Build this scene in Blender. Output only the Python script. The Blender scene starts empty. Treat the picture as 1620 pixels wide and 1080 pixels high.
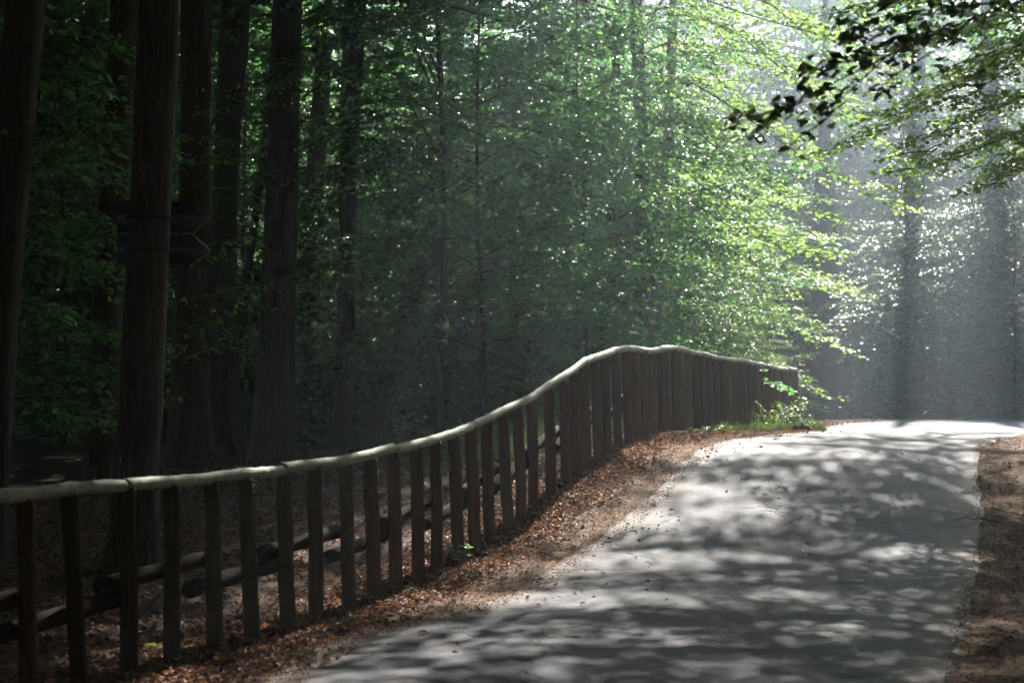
import bpy, math, random
import numpy as np
from mathutils import Vector, Matrix, noise as mnoise

random.seed(7)
RNG = np.random.default_rng(11)
SC = bpy.context.scene
COL = SC.collection
R = math.radians

# ------------------------------------------------------------------ camera, light, exposure
F = 3000.0                       # focal length in photo pixels (photo 1620 x 1080)
EYE = 1.9
cam_d = bpy.data.cameras.new('camera')
cam_d.sensor_width = 36.0
cam_d.lens = F / 1620.0 * 36.0
cam_d.clip_start = 0.1
cam_d.clip_end = 600.0
cam_d.dof.use_dof = True
cam_d.dof.focus_distance = 19.0
cam_d.dof.aperture_fstop = 2.8
cam = bpy.data.objects.new('camera', cam_d)
COL.objects.link(cam)
cam.location = (0, 0, EYE)
cam.rotation_euler = (R(90), 0, 0)
SC.camera = cam

SUN_EL, SUN_AZ = R(34.0), R(13.0)       # sun ahead, a little to the right
W = bpy.data.worlds.new('World')
SC.world = W
W.use_nodes = True
wn = W.node_tree.nodes
sky = wn.new('ShaderNodeTexSky')
sky.sky_type = 'NISHITA'
sky.sun_disc = False
sky.sun_elevation = SUN_EL
sky.sun_rotation = SUN_AZ
sky.air_density = 1.0
sky.dust_density = 0.8
wn['Background'].inputs['Strength'].default_value = 0.115
W.node_tree.links.new(sky.outputs[0], wn['Background'].inputs['Color'])

sun_d = bpy.data.lights.new('sun', 'SUN')
sun_d.energy = 5.0
sun_d.angle = R(0.53)
sun_d.color = (1.0, 0.95, 0.88)
sun = bpy.data.objects.new('sun', sun_d)
COL.objects.link(sun)
sdir = Vector((math.sin(SUN_AZ) * math.cos(SUN_EL), math.cos(SUN_AZ) * math.cos(SUN_EL), math.sin(SUN_EL)))
sun.rotation_euler = (-sdir).to_track_quat('-Z', 'Y').to_euler()

SC.view_settings.view_transform = 'Standard'
SC.view_settings.look = 'None'
SC.view_settings.gamma = 1.0
SC.view_settings.use_curve_mapping = False
SC.view_settings.exposure = 2.4
HAZE = 0.0016
HAZE_G = 0.78

cy = SC.cycles
cy.use_denoising = True
cy.max_bounces = 6
cy.diffuse_bounces = 3
cy.glossy_bounces = 2
cy.transmission_bounces = 4
cy.volume_bounces = 1
cy.transparent_max_bounces = 4
cy.caustics_reflective = False
cy.caustics_refractive = False
cy.sample_clamp_indirect = 4.0
cy.sample_clamp_direct = 12.0
cy.use_adaptive_sampling = True
cy.adaptive_threshold = 0.02

# ------------------------------------------------------------------ helpers
def P(px, py, d):
    """the point at distance d that the photo shows at pixel px, py"""
    return np.array([(px - 810.0) * d / F, d, EYE - (py - 540.0) * d / F])

def sstep(a, b, x):
    t = np.clip((np.asarray(x, float) - a) / (b - a), 0, 1)
    return t * t * (3 - 2 * t)

def mesh_from(verts, faces, smooth=False):
    """faces: int array (n,k) or a list of such arrays (with different k)"""
    if not isinstance(faces, (list, tuple)):
        faces = [faces]
    faces = [np.asarray(f, np.int32) for f in faces if len(f)]
    me = bpy.data.meshes.new('mesh')
    verts = np.asarray(verts, np.float32)
    me.vertices.add(len(verts))
    me.vertices.foreach_set('co', verts.ravel())
    loops = np.concatenate([f.ravel() for f in faces])
    tot = np.concatenate([np.full(len(f), f.shape[1], np.int32) for f in faces])
    start = np.concatenate([[0], np.cumsum(tot)[:-1]]).astype(np.int32)
    me.loops.add(len(loops))
    me.loops.foreach_set('vertex_index', loops)
    me.polygons.add(len(tot))
    me.polygons.foreach_set('loop_start', start)
    me.polygons.foreach_set('loop_total', tot)
    if smooth:
        me.polygons.foreach_set('use_smooth', np.ones(len(tot), bool))
    me.update(calc_edges=True)
    return me

def link(name, me, mat=None, parent=None, loc=(0, 0, 0), rot=(0, 0, 0), scale=(1, 1, 1)):
    o = bpy.data.objects.new(name, me)
    COL.objects.link(o)
    o.location, o.rotation_euler, o.scale = loc, rot, scale
    if parent is not None:
        o.parent = parent
    if mat is not None and me is not None and len(me.materials) == 0:
        me.materials.append(mat)
    return o

def tag(o, label=None, cat=None, group=None, kind=None):
    if label: o['label'] = label
    if cat: o['category'] = cat
    if group: o['group'] = group
    if kind: o['kind'] = kind
    return o

def thing(name, label, cat, loc=(0, 0, 0), rz=0.0, group=None):
    o = link(name, None, loc=loc, rot=(0, 0, rz))
    return tag(o, label, cat, group)

def norm(v):
    v = np.asarray(v, float)
    return v / np.maximum(np.linalg.norm(v, axis=-1, keepdims=True), 1e-9)

def tube(path, rad, sides=8, cap=True, wob=0.0, seed=0):
    """verts, [quads, caps] of a tapered tube along path; wob roughens the outline"""
    path = np.asarray(path, float); rad = np.asarray(rad, float)
    n = len(path)
    tan = norm(np.gradient(path, axis=0))
    ref = np.tile(np.array([1.0, 0, 0]), (n, 1))
    ref[np.abs(tan[:, 0]) > 0.9] = (0, 0, 1.0)
    if np.any(np.abs(tan[:, 0]) > 0.9):
        ref[:] = (0, 0, 1.0)
    u = norm(np.cross(tan, ref)); v = np.cross(tan, u)
    a = np.linspace(0, 2 * np.pi, sides, endpoint=False)
    rr = np.repeat(rad[:, None], sides, 1)
    if wob:
        rg = np.random.default_rng(seed)
        ph = rg.uniform(0, 6.28, 4); fr = rg.integers(2, 6, 4)
        s = np.linspace(0, n * 0.5, n)[:, None]
        m = sum(np.sin(fr[k] * a[None, :] + ph[k] + s * rg.uniform(-.6, .6)) for k in range(4)) / 4
        rr = rr * (1 + wob * m + rg.normal(0, wob * .25, rr.shape))
    vs = path[:, None, :] + rr[:, :, None] * (np.cos(a)[None, :, None] * u[:, None, :] + np.sin(a)[None, :, None] * v[:, None, :])
    i = np.arange(n - 1)[:, None] * sides; j = np.arange(sides)[None, :]; k = (j + 1) % sides
    q = np.stack([i + j, i + k, i + sides + k, i + sides + j], -1).reshape(-1, 4)
    fs = [q]
    if cap:
        fs.append(np.arange(sides)[None, ::-1]); fs.append((np.arange(sides) + (n - 1) * sides)[None, :])
    return vs.reshape(-1, 3), fs

def merge(parts):
    """parts: list of (verts, [faces]) -> one (verts, [faces by size])"""
    off = 0; vs = []; by = {}
    for v, fs in parts:
        vs.append(v)
        for f in fs:
            f = np.asarray(f)
            if len(f): by.setdefault(f.shape[1], []).append(f + off)
        off += len(v)
    return np.concatenate(vs), [np.concatenate(x) for x in by.values()]

def leaves(pos, dirs, nrm, length, width, fine=True, fold=0.16):
    """leaf blades folded along the midrib. fine: six corners (two quads), else four corners (two triangles)"""
    pos = np.asarray(pos, float); n = len(pos)
    d = norm(dirs); s = norm(np.cross(d, nrm)); up = np.cross(s, d)
    L = np.broadcast_to(length, (n,))[:, None]; Wd = np.broadcast_to(width, (n,))[:, None]
    if fine:
        droop = up * L * -0.10
        vv = np.stack([pos,
                       pos + d * L * .30 + s * Wd * .46 + up * Wd * fold,
                       pos + d * L * .70 + s * Wd * .38 + up * Wd * fold * .7 + droop * .4,
                       pos + d * L + droop,
                       pos + d * L * .70 - s * Wd * .38 + up * Wd * fold * .7 + droop * .4,
                       pos + d * L * .30 - s * Wd * .46 + up * Wd * fold], 1)
        b = np.arange(n)[:, None] * 6
        f = np.concatenate([b + np.array([[0, 1, 2, 3]]), b + np.array([[0, 3, 4, 5]])])
    else:
        vv = np.stack([pos, pos + d * L * .45 + s * Wd * .5 + up * Wd * fold, pos + d * L, pos + d * L * .45 - s * Wd * .5 + up * Wd * fold], 1)
        b = np.arange(n)[:, None] * 4
        f = np.concatenate([b + np.array([[0, 1, 2]]), b + np.array([[0, 2, 3]])])
    return vv.reshape(-1, 3), [f]

# ------------------------------------------------------------------ materials
class NT:
    def __init__(s, name):
        s.m = bpy.data.materials.new(name); s.m.use_nodes = True
        s.t = s.m.node_tree; s.n = s.t.nodes; s.n.clear()
        s.out = s.n.new('ShaderNodeOutputMaterial')
    def add(s, typ, **kw):
        o = s.n.new(typ)
        for k, v in kw.items():
            if k.startswith('i_'):
                key = k[2:]; key = int(key) if key.isdigit() else key.replace('_', ' ')
                o.inputs[key].default_value = v
            else: setattr(o, k, v)
        return o
    def l(s, a, b): s.t.links.new(a, b)
    def noise(s, vec, scale, detail=4, rough=.6):
        o = s.add('ShaderNodeTexNoise'); o.inputs['Scale'].default_value = scale
        o.inputs['Detail'].default_value = detail; o.inputs['Roughness'].default_value = rough
        if vec is not None: s.l(vec, o.inputs['Vector'])
        return o.outputs['Fac']
    def ramp(s, fac, stops):
        o = s.add('ShaderNodeValToRGB'); e = o.color_ramp.elements
        while len(e) < len(stops): e.new(0.5)
        for k, (p, c) in enumerate(stops):
            e[k].position = p; e[k].color = (*c, 1) if len(c) == 3 else c
        s.l(fac, o.inputs[0]); return o.outputs[0]
    def mix(s, fac, a, b, typ='MIX'):
        o = s.add('ShaderNodeMix', data_type='RGBA', blend_type=typ)
        for sock, val in ((o.inputs[0], fac), (o.inputs[6], a), (o.inputs[7], b)):
            if isinstance(val, (int, float)): sock.default_value = val
            elif isinstance(val, tuple): sock.default_value = (*val, 1)
            else: s.l(val, sock)
        return o.outputs[2]
    def math(s, op, a, b=0.0, clamp=False):
        o = s.add('ShaderNodeMath', operation=op, use_clamp=clamp)
        for sock, val in ((o.inputs[0], a), (o.inputs[1], b)):
            if isinstance(val, (int, float)): sock.default_value = val
            else: s.l(val, sock)
        return o.outputs[0]
    def bsdf(s, col, rough=.8, spec=.3, bump=None, bdist=.02, bstr=1.0):
        o = s.add('ShaderNodeBsdfPrincipled')
        if isinstance(col, tuple): o.inputs['Base Color'].default_value = (*col, 1)
        else: s.l(col, o.inputs['Base Color'])
        if isinstance(rough, (int, float)): o.inputs['Roughness'].default_value = rough
        else: s.l(rough, o.inputs['Roughness'])
        o.inputs['Specular IOR Level'].default_value = spec
        if bump is not None:
            b = s.add('ShaderNodeBump'); b.inputs['Distance'].default_value = bdist; b.inputs['Strength'].default_value = bstr
            s.l(bump, b.inputs['Height']); s.l(b.outputs[0], o.inputs['Normal'])
        s.l(o.outputs[0], s.out.inputs['Surface'])
        return o
    def coord(s, which='Object', scale=(1, 1, 1)):
        c = s.add('ShaderNodeTexCoord'); m = s.add('ShaderNodeMapping')
        m.inputs['Scale'].default_value = scale; s.l(c.outputs[which], m.inputs[0]); return m.outputs[0]
    def attr(s, name):
        a = s.add('ShaderNodeAttribute'); a.attribute_name = name; return a.outputs['Fac']

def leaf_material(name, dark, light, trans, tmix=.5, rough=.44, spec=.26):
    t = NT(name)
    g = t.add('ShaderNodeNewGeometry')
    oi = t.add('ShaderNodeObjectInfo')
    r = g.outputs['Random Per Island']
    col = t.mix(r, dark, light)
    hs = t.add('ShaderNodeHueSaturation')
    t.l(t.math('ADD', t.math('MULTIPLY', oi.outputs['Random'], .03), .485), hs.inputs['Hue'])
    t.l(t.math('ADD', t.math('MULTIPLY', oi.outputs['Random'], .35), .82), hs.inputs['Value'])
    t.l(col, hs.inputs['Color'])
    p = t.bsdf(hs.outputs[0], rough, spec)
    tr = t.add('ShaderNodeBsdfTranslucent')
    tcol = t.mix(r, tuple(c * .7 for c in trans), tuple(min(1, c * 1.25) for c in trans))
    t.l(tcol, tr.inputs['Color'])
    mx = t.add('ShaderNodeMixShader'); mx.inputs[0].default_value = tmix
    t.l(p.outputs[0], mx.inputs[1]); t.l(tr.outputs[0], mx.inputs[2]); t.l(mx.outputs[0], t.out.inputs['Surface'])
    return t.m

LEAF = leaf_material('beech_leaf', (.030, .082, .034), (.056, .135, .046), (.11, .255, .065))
LEAF_LIGHT = leaf_material('sunlit_tint_beech_leaf', (.045, .085, .025), (.08, .14, .038), (.24, .38, .065), .58)  # lit copy of the beech leaf: sunlight put into its colours
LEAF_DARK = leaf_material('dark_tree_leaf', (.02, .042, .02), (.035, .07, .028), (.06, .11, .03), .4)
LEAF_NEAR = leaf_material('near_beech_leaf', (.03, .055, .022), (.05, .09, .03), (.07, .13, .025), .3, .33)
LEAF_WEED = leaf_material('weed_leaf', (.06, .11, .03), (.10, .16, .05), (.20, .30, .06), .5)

GRASS = leaf_material('verge_grass_blade', (.045, .075, .03), (.10, .12, .05), (.13, .19, .05), .45)

def bark_material(name, a, b, moss=(.05, .07, .018), mossy=.25, scale=1.0):
    t = NT(name)
    c = t.coord('Object', (1, 1, .16))
    n1 = t.noise(c, 26 * scale, 6, .65); n2 = t.noise(t.coord('Object', (1, 1, .5)), 2.2, 4)
    col = t.mix(t.ramp(n1, [(.3, (0, 0, 0)), (.7, (1, 1, 1))]), a, b)
    mf = t.ramp(n2, [(.52, (0, 0, 0)), (.72, (1, 1, 1))])
    col = t.mix(t.math('MULTIPLY', mf, mossy), col, moss)
    t.bsdf(col, .9, .15, n1, .07, 1.0)
    return t.m

BARK = bark_material('beech_bark', (.026, .020, .016), (.072, .056, .045))
BARK_BROWN = bark_material('brown_bark', (.028, .019, .015), (.080, .055, .043), mossy=.15)
BARK_MOSS = bark_material('mossy_bark', (.045, .038, .026), (.09, .075, .055), (.06, .085, .02), .6)
def birch_bark():
    t = NT('birch_bark')
    n = t.noise(t.coord('Object', (1, 1, 5)), 2.4, 5, .7)
    col = t.ramp(n, [(.40, (.03, .028, .026)), (.5, (.22, .20, .18)), (.8, (.42, .39, .36))])
    t.bsdf(col, .8, .2, n, .02, .5); return t.m
BIRCH = birch_bark()

def wood(name, a, b, green, gmix, rough=.9):
    t = NT(name)
    oi = t.add('ShaderNodeObjectInfo')
    c = t.coord('Object', (1, 1, .05))
    add = t.add('ShaderNodeVectorMath', operation='ADD')
    t.l(c, add.inputs[0]); t.l(oi.outputs['Random'], add.inputs[1])
    n1 = t.ramp(t.noise(add.outputs[0], 75, 6, .7), [(.3, (0, 0, 0)), (.7, (1, 1, 1))])
    n2 = t.noise(t.coord('Object'), 5, 3)
    kn = t.add('ShaderNodeTexVoronoi'); kn.inputs['Scale'].default_value = 5.0; t.l(t.coord('Object', (1, 1, .6)), kn.inputs['Vector'])
    col = t.mix(n1, a, b)
    hs = t.add('ShaderNodeHueSaturation')
    t.l(t.math('ADD', t.math('MULTIPLY', oi.outputs['Random'], .5), .62), hs.inputs['Value'])
    t.l(t.math('ADD', t.math('MULTIPLY', oi.outputs['Random'], .02), .485), hs.inputs['Hue'])
    t.l(col, hs.inputs['Color'])
    col = t.mix(t.math('MULTIPLY', t.ramp(n2, [(.4, (0, 0, 0)), (.7, (1, 1, 1))]), gmix), hs.outputs[0], green)
    sc_ = t.add('ShaderNodeSeparateColor'); t.l(oi.outputs['Color'], sc_.inputs[0])
    col = t.mix(t.math('MULTIPLY', t.math('SUBTRACT', 1.0, sc_.outputs[0]), t.ramp(n2, [(.25, (.5, .5, .5)), (.7, (1, 1, 1))])), col, (.022, .024, .013))
    col = t.mix(t.ramp(kn.outputs['Distance'], [(.05, (.9, .9, .9)), (.1, (0, 0, 0))]), col, tuple(x * .3 for x in a))
    t.bsdf(col, rough, .07, n1, .012, .9)
    return t.m
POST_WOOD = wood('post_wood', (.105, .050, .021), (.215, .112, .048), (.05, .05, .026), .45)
LOW_WOOD = wood('lower_rail_wood', (.022, .015, .009), (.042, .028, .018), (.018, .021, .011), .4)  # darkened as a whole: the shade on these rails is in the colour
def rail_wood():
    t = NT('rail_wood')
    n1 = t.noise(t.coord('Object', (1, 1, 1)), 22, 6, .7)
    n2 = t.noise(t.coord('Object'), 1.7, 3)
    ring = t.attr('ring')  # bands: wood rings plus dapples of light put into the colour
    col = t.mix(n1, (.16, .15, .085), (.30, .285, .17))
    col = t.mix(ring, col, (.13, .12, .09))
    col = t.mix(t.math('MULTIPLY', t.ramp(n2, [(.42, (0, 0, 0)), (.65, (1, 1, 1))]), .5), col, (.13, .16, .07))
    t.bsdf(col, .7, .3, n1, .012, .8); return t.m
RAIL_WOOD = rail_wood()

def ground_material():
    t = NT('forest_soil')
    p = t.coord('Object')
    v = t.attr('verge')
    n1 = t.noise(p, 9, 6, .65); n2 = t.noise(p, 55, 5, .7); n3 = t.noise(p, 1.3, 3)
    vor = t.add('ShaderNodeTexVoronoi'); vor.inputs['Scale'].default_value = 22; t.l(p, vor.inputs['Vector'])
    floor_c = t.mix(vor.outputs['Color'], (.045, .026, .018), (.13, .078, .055))
    floor_c = t.mix(n1, floor_c, (.06, .036, .026))
    sand = t.mix(n2, (.115, .070, .042), (.29, .185, .112))
    sand = t.mix(t.ramp(n1, [(.4, (0, 0, 0)), (.62, (1, 1, 1))]), sand, (.085, .055, .038))
    edge = t.math('ADD', v, t.math('MULTIPLY', t.math('SUBTRACT', n1, .5), .7))
    col = t.mix(t.ramp(edge, [(.35, (0, 0, 0)), (.62, (1, 1, 1))]), floor_c, sand)
    hb = t.math('ADD', t.math('MULTIPLY', n2, .4), n1)
    t.bsdf(col, .95, .12, hb, .07, 1.0)
    return t.m
SOIL = ground_material()

def asphalt_material():
    t = NT('worn_asphalt')
    p = t.coord('Object')
    n1 = t.noise(p, 70, 5, .8); n2 = t.noise(p, .9, 4, .6); n3 = t.noise(p, 9, 5, .6)
    col = t.mix(n1, (.0055, .0075, .0135), (.037, .0415, .058))
    col = t.mix(t.ramp(n2, [(.35, (0, 0, 0)), (.7, (1, 1, 1))]), col, (.022, .023, .029))
    col = t.mix(t.math('MULTIPLY', t.ramp(n3, [(.38, (0, 0, 0)), (.66, (1, 1, 1))]), .45), col, (.010, .010, .014))
    # cracks: the thin borders of warped cells
    wv = t.add('ShaderNodeVectorMath', operation='MULTIPLY_ADD')
    nc = t.add('ShaderNodeTexNoise'); nc.inputs['Scale'].default_value = 3.5; nc.inputs['Detail'].default_value = 4; t.l(p, nc.inputs['Vector'])
    t.l(nc.outputs['Color'], wv.inputs[0]); wv.inputs[1].default_value = (.5, .5, .5); t.l(p, wv.inputs[2])
    vo = t.add('ShaderNodeTexVoronoi', feature='DISTANCE_TO_EDGE'); vo.inputs['Scale'].default_value = .55; t.l(wv.outputs[0], vo.inputs['Vector'])
    crack = t.ramp(vo.outputs['Distance'], [(.004, (1, 1, 1)), (.016, (0, 0, 0))])
    crack = t.math('MULTIPLY', crack, t.ramp(n2, [(.47, (0, 0, 0)), (.55, (1, 1, 1))]))
    col = t.mix(crack, col, (.015, .014, .013))
    e = t.attr('edge')
    dirt = t.ramp(t.math('ADD', e, t.math('MULTIPLY', t.math('SUBTRACT', n3, .5), .8)), [(.40, (0, 0, 0)), (.80, (1, 1, 1))])
    col = t.mix(dirt, col, t.mix(n1, (.045, .032, .023), (.10, .072, .050)))
    h = t.math('SUBTRACT', t.math('ADD', t.math('MULTIPLY', n1, .7), t.math('MULTIPLY', n3, .6)), t.math('MULTIPLY', crack, 1.2))
    rough = t.math('ADD', t.math('MULTIPLY', n2, .10), .66)
    t.bsdf(col, rough, .12, h, .016, .9)
    return t.m
ASPHALT = asphalt_material()

LITTER = None
def litter_material():
    t = NT('dry_leaf')
    g = t.add('ShaderNodeNewGeometry')
    col = t.ramp(g.outputs['Random Per Island'], [(0, (.06, .029, .018)), (.4, (.135, .066, .038)), (.75, (.235, .112, .056)), (.93, (.34, .185, .105)), (1, (.40, .14, .04))])
    p = t.bsdf(col, .7, .12)
    tr = t.add('ShaderNodeBsdfTranslucent'); t.l(col, tr.inputs['Color'])
    mx = t.add('ShaderNodeMixShader'); mx.inputs[0].default_value = .25
    t.l(p.outputs[0], mx.inputs[1]); t.l(tr.outputs[0], mx.inputs[2]); t.l(mx.outputs[0], t.out.inputs['Surface'])
    return t.m
LITTER = litter_material()
def simple(name, a, b, scale=20, rough=.8, spec=.3):
    t = NT(name); n = t.noise(t.coord('Object'), scale, 4)
    t.bsdf(t.mix(n, a, b), rough, spec, n, .01, .5); return t.m
SIGN = simple('weathered_sign_paint', (.010, .012, .016), (.022, .026, .032), 12, .45, .5)
EDGE = simple('rim_lit_metal_edge', (.10, .10, .11), (.16, .16, .16), 30, .4, .5)  # pale aluminium edge, with the sky's rim highlight put into its colour
STRAP = simple('steel_strap', (.008, .009, .010), (.015, .015, .016), 30, .8, .1)
CLOD = simple('dark_earth', (.02, .014, .010), (.06, .04, .028), 16, .95, .1)
TWIG = simple('dead_twig', (.10, .075, .055), (.2, .16, .12), 40, .85, .2)

# ------------------------------------------------------------------ terrain
PROF_D = np.array([-200, 0, 10.8, 13.5, 15.35, 16.7, 18.5, 20.35, 21.7, 23.1, 25.4, 27.6, 29.9, 35.4, 45, 55, 65, 80, 120, 220])
PROF_H = np.array([0, 0, 0, -.03, .02, .11, .37, .61, .715, .75, .67, .58, .50, .30, .05, -.34, -.85, -1.5, -2.2, -2.2])
_dd = np.arange(-130, 140, .25)
_hh = np.interp(_dd, PROF_D, PROF_H)
_k = np.hanning(9); _k /= _k.sum()
_hh = np.convolve(np.pad(_hh, 4, 'edge'), _k, 'valid')
LEFT_D = np.array([-50, 5, 10.55, 12.1, 12.8, 13.4, 14.6, 16.1, 17.1, 17.9, 19.7, 20.9, 22, 23.5, 26, 31, 38, 42, 46, 50])
LEFT_X = np.array([-9, -2.4, -1.36, -1.15, -.80, -.35, .08, .46, .84, 1.13, 1.66, 2.02, 2.40, 3.05, 4.15, 5.0, 6.2, 8.6, 13.5, 22])
RIGHT_D = np.array([-50, 5, 10.55, 12.4, 14, 15.6, 16.9, 17.9, 19.4, 21.5, 24, 28, 32, 36, 40, 44, 50])
RIGHT_X = np.array([-5, 1.2, 2.45, 2.9, 3.35, 3.82, 4.2, 4.45, 4.75, 5.3, 6.4, 8.6, 11.6, 16, 23, 34, 60])
def fence_x(d): return -2.19 + .309 * (d - 10.8)
def left_edge(d): return np.interp(d, LEFT_D, LEFT_X)
def right_edge(d): return np.interp(d, RIGHT_D, RIGHT_X)
def vnoise(x, y, s, seed=0):
    """cheap smooth value noise on arrays"""
    x = np.asarray(x, float) / s + 57.3 * seed; y = np.asarray(y, float) / s + 31.7 * seed
    xi, yi = np.floor(x), np.floor(y); fx, fy = x - xi, y - yi
    fx = fx * fx * (3 - 2 * fx); fy = fy * fy * (3 - 2 * fy)
    def h(a, b):
        v = np.sin(a * 127.1 + b * 311.7 + seed * 17.0) * 43758.5453
        return v - np.floor(v)
    return (h(xi, yi) * (1 - fx) + h(xi + 1, yi) * fx) * (1 - fy) + (h(xi, yi + 1) * (1 - fx) + h(xi + 1, yi + 1) * fx) * fy - .5
def H(x, d):
    x = np.asarray(x, float); d = np.asarray(d, float)
    hr = np.interp(d, _dd, _hh)
    hl = np.interp(d, [-150, 30, 60, 120], [0, 0, -.5, -1.2])
    s = x - fence_x(d)
    w = sstep(-4.0, -.35, s)
    h = hl * (1 - w) + hr * w
    r = x - right_edge(d)
    bank = .13 * sstep(.1, 2.2, r) + .55 * sstep(1.5, 6, r)
    rough = .05 * vnoise(x, d, 1.1, 1) + .03 * vnoise(x, d, .37, 2) + .16 * vnoise(x, d, 5, 3) * sstep(1.0, 4, np.maximum(-s, r))
    on = sstep(-.15, .35, np.minimum(x - left_edge(d), right_edge(d) - x))
    return h + bank + rough * (1 - on)

gx = np.concatenate([np.linspace(-112, -14, 40)[:-1], np.arange(-14, 14, .13), np.linspace(14, 112, 45)[0:]])
gy = np.concatenate([np.linspace(-100, 6, 30)[:-1], np.arange(6, 44, .13), np.linspace(44, 124, 45)])
GX, GY = np.meshgrid(gx, gy)
inner = np.minimum(GX - left_edge(GY), right_edge(GY) - GX)
under = .09 * sstep(.02, .22, inner) * (GY < 49.5)
GZ = H(GX, GY) - under
nx, ny = len(gx), len(gy)
ii, jj = np.meshgrid(np.arange(ny - 1), np.arange(nx - 1), indexing='ij')
q = np.stack([ii * nx + jj, ii * nx + jj + 1, (ii + 1) * nx + jj + 1, (ii + 1) * nx + jj], -1).reshape(-1, 4)
me = mesh_from(np.stack([GX, GY, GZ], -1).reshape(-1, 3), q, True)
fs_ = GX - fence_x(GY)
verge = sstep(.1, .9, fs_ + .5 * vnoise(GX, GY, .8, 5)) * sstep(4.5, 2.0, GX - right_edge(GY))
a = me.attributes.new('verge', 'FLOAT', 'POINT'); a.data.foreach_set('value', verge.ravel().astype(np.float32))
tag(link('ground', me, SOIL), kind='structure')

# road
rd = np.concatenate([np.arange(-20, 6, 1.0), np.arange(6, 45, .15), np.arange(45, 50.1, .5)])
u = np.concatenate([[0, .004, .012, .03], np.linspace(.06, .94, 26), [.97, .988, .996, 1]])
le = left_edge(rd) + .14 * vnoise(rd, rd * 0, 1.9, 8) + .07 * vnoise(rd, rd * 0, .3, 9)
re = right_edge(rd) + .13 * vnoise(rd, rd * 0, 2.1, 10) + .07 * vnoise(rd, rd * 0, .33, 12)
RX = le[:, None] * (1 - u) + re[:, None] * u
RD = np.repeat(rd[:, None], len(u), 1)
cross = 4 * u * (1 - u)
RZ = H(RX, RD) + .006 + .03 * cross + .012 * vnoise(RX, RD, 1.7, 14)
RZ[:, 0] -= .06; RZ[:, -1] -= .06
edge = 1 - sstep(-.05, .7, np.minimum(RX - le[:, None], re[:, None] - RX))
nr, nu = RX.shape
ii, jj = np.meshgrid(np.arange(nr - 1), np.arange(nu - 1), indexing='ij')
q = np.stack([ii * nu + jj, ii * nu + jj + 1, (ii + 1) * nu + jj + 1, (ii + 1) * nu + jj], -1).reshape(-1, 4)
me = mesh_from(np.stack([RX, RD, RZ], -1).reshape(-1, 3), q, True)
a = me.attributes.new('edge', 'FLOAT', 'POINT'); a.data.foreach_set('value', edge.ravel().astype(np.float32))
tag(link('road', me, ASPHALT), kind='structure')

# ------------------------------------------------------------------ fence
# pixel x (middle), top y (under the rail) of every post, read from the photo
POSTS = [(-125, 803), (-40, 796), (43, 789), (120, 781), (201, 775), (270, 768), (336, 763), (396, 755), (450.5, 750), (498, 742), (547, 736), (588.5, 727),
         (625, 716), (659, 707), (689, 700), (722.5, 689), (749.5, 677), (773, 667), (801, 655), (822, 644), (843.6, 632), (870, 614), (894, 599),
         (909.5, 589), (926, 575.5), (944, 570), (959, 563.5), (975, 558.5), (993, 555), (1007, 555), (1018.5, 557), (1032.5, 558), (1046, 556.5), (1055.5, 554),
         (1065.5, 553.5), (1076.5, 555), (1088.5, 558), (1101.5, 561), (1112, 562.5), (1123, 565), (1133.4, 568), (1143, 570), (1153, 571), (1162.5, 572),
         (1170, 572.5), (1177.5, 573.5), (1186, 576), (1193, 577), (1199, 578), (1206.6, 579), (1212.8, 580), (1218.7, 581), (1224.5, 583), (1230.7, 585),
         (1237, 585.5), (1242, 586), (1248, 586.5), (1254, 587), (1259.5, 588)]
N0 = -1
fence = thing('wooden_fence', 'long curving fence of upright log posts with a round top rail beside the road', 'fence', (fence_x(10.8), 10.8, 0))
FL = np.array(fence.location)
post_meshes = []
for k in range(6):
    rg = np.random.default_rng(50 + k)
    zz = np.array([0, .012, .2, .4, .6, .8, .985, 1.0])
    rr = np.array([.052, .054, .0545, .054, .0535, .053, .052, .049]) * rg.normal(1, .012, 8)
    pth = np.stack([rg.normal(0, .0025, 8), rg.normal(0, .0025, 8), zz], 1)
    v, fs = tube(pth, rr, 16, True, .03, k)
    v[:, 1] *= .82
    an_ = np.arctan2(v[:, 1], v[:, 0])
    v[:, :2] *= (1 - .10 * np.exp(-((an_ + 1.2 + .5 * np.sin(k * 2.1)) / .16) ** 2) * (rg.random() > .35))[:, None]
    post_meshes.append(mesh_from(v, fs, True))
    post_meshes[-1].materials.append(POST_WOOD)
tops = []
rp = random.Random(3)
lean = R(1.7)
for i, (px, ty) in enumerate(POSTS):
    d = 10.8 + .455 * (i + N0 + 0 - 3 + 1 - 1 + 0) if False else 10.8 + .455 * (i - 4)
    x = (px - 810) * d / F
    zt = EYE - (ty - 540) * d / F
    zb = float(H(x, d)) - .12
    Lp = zt - zb
    a1 = lean + rp.gauss(0, R(.55)); a2 = rp.gauss(0, R(.9))
    # middle of the post stays at the measured pixel
    bx = x + math.tan(a1) * (Lp * .5)
    o = link('post', post_meshes[rp.randrange(6)], parent=fence, loc=np.array([bx, d, zb]) - FL,
             rot=(a2, -a1, math.atan(-.309) + rp.gauss(0, .12)), scale=(rp.uniform(.96, 1.06), 1, Lp / math.cos(a1)))
    o.color = (float(np.clip(.12 + .075 * max(0, i - 5) + rp.gauss(0, .12), .05, 1)), 1, 1, 1)     # near posts darker: algae and shade, both put into the colour
    tops.append((x - math.tan(a1) * Lp * .5, d, zt + .026))
tops = np.array(tops)
tops[:, 0] = np.convolve(np.pad(tops[:, 0], 1, 'edge'), [.25, .5, .25], 'valid') if False else tops[:, 0]
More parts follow.
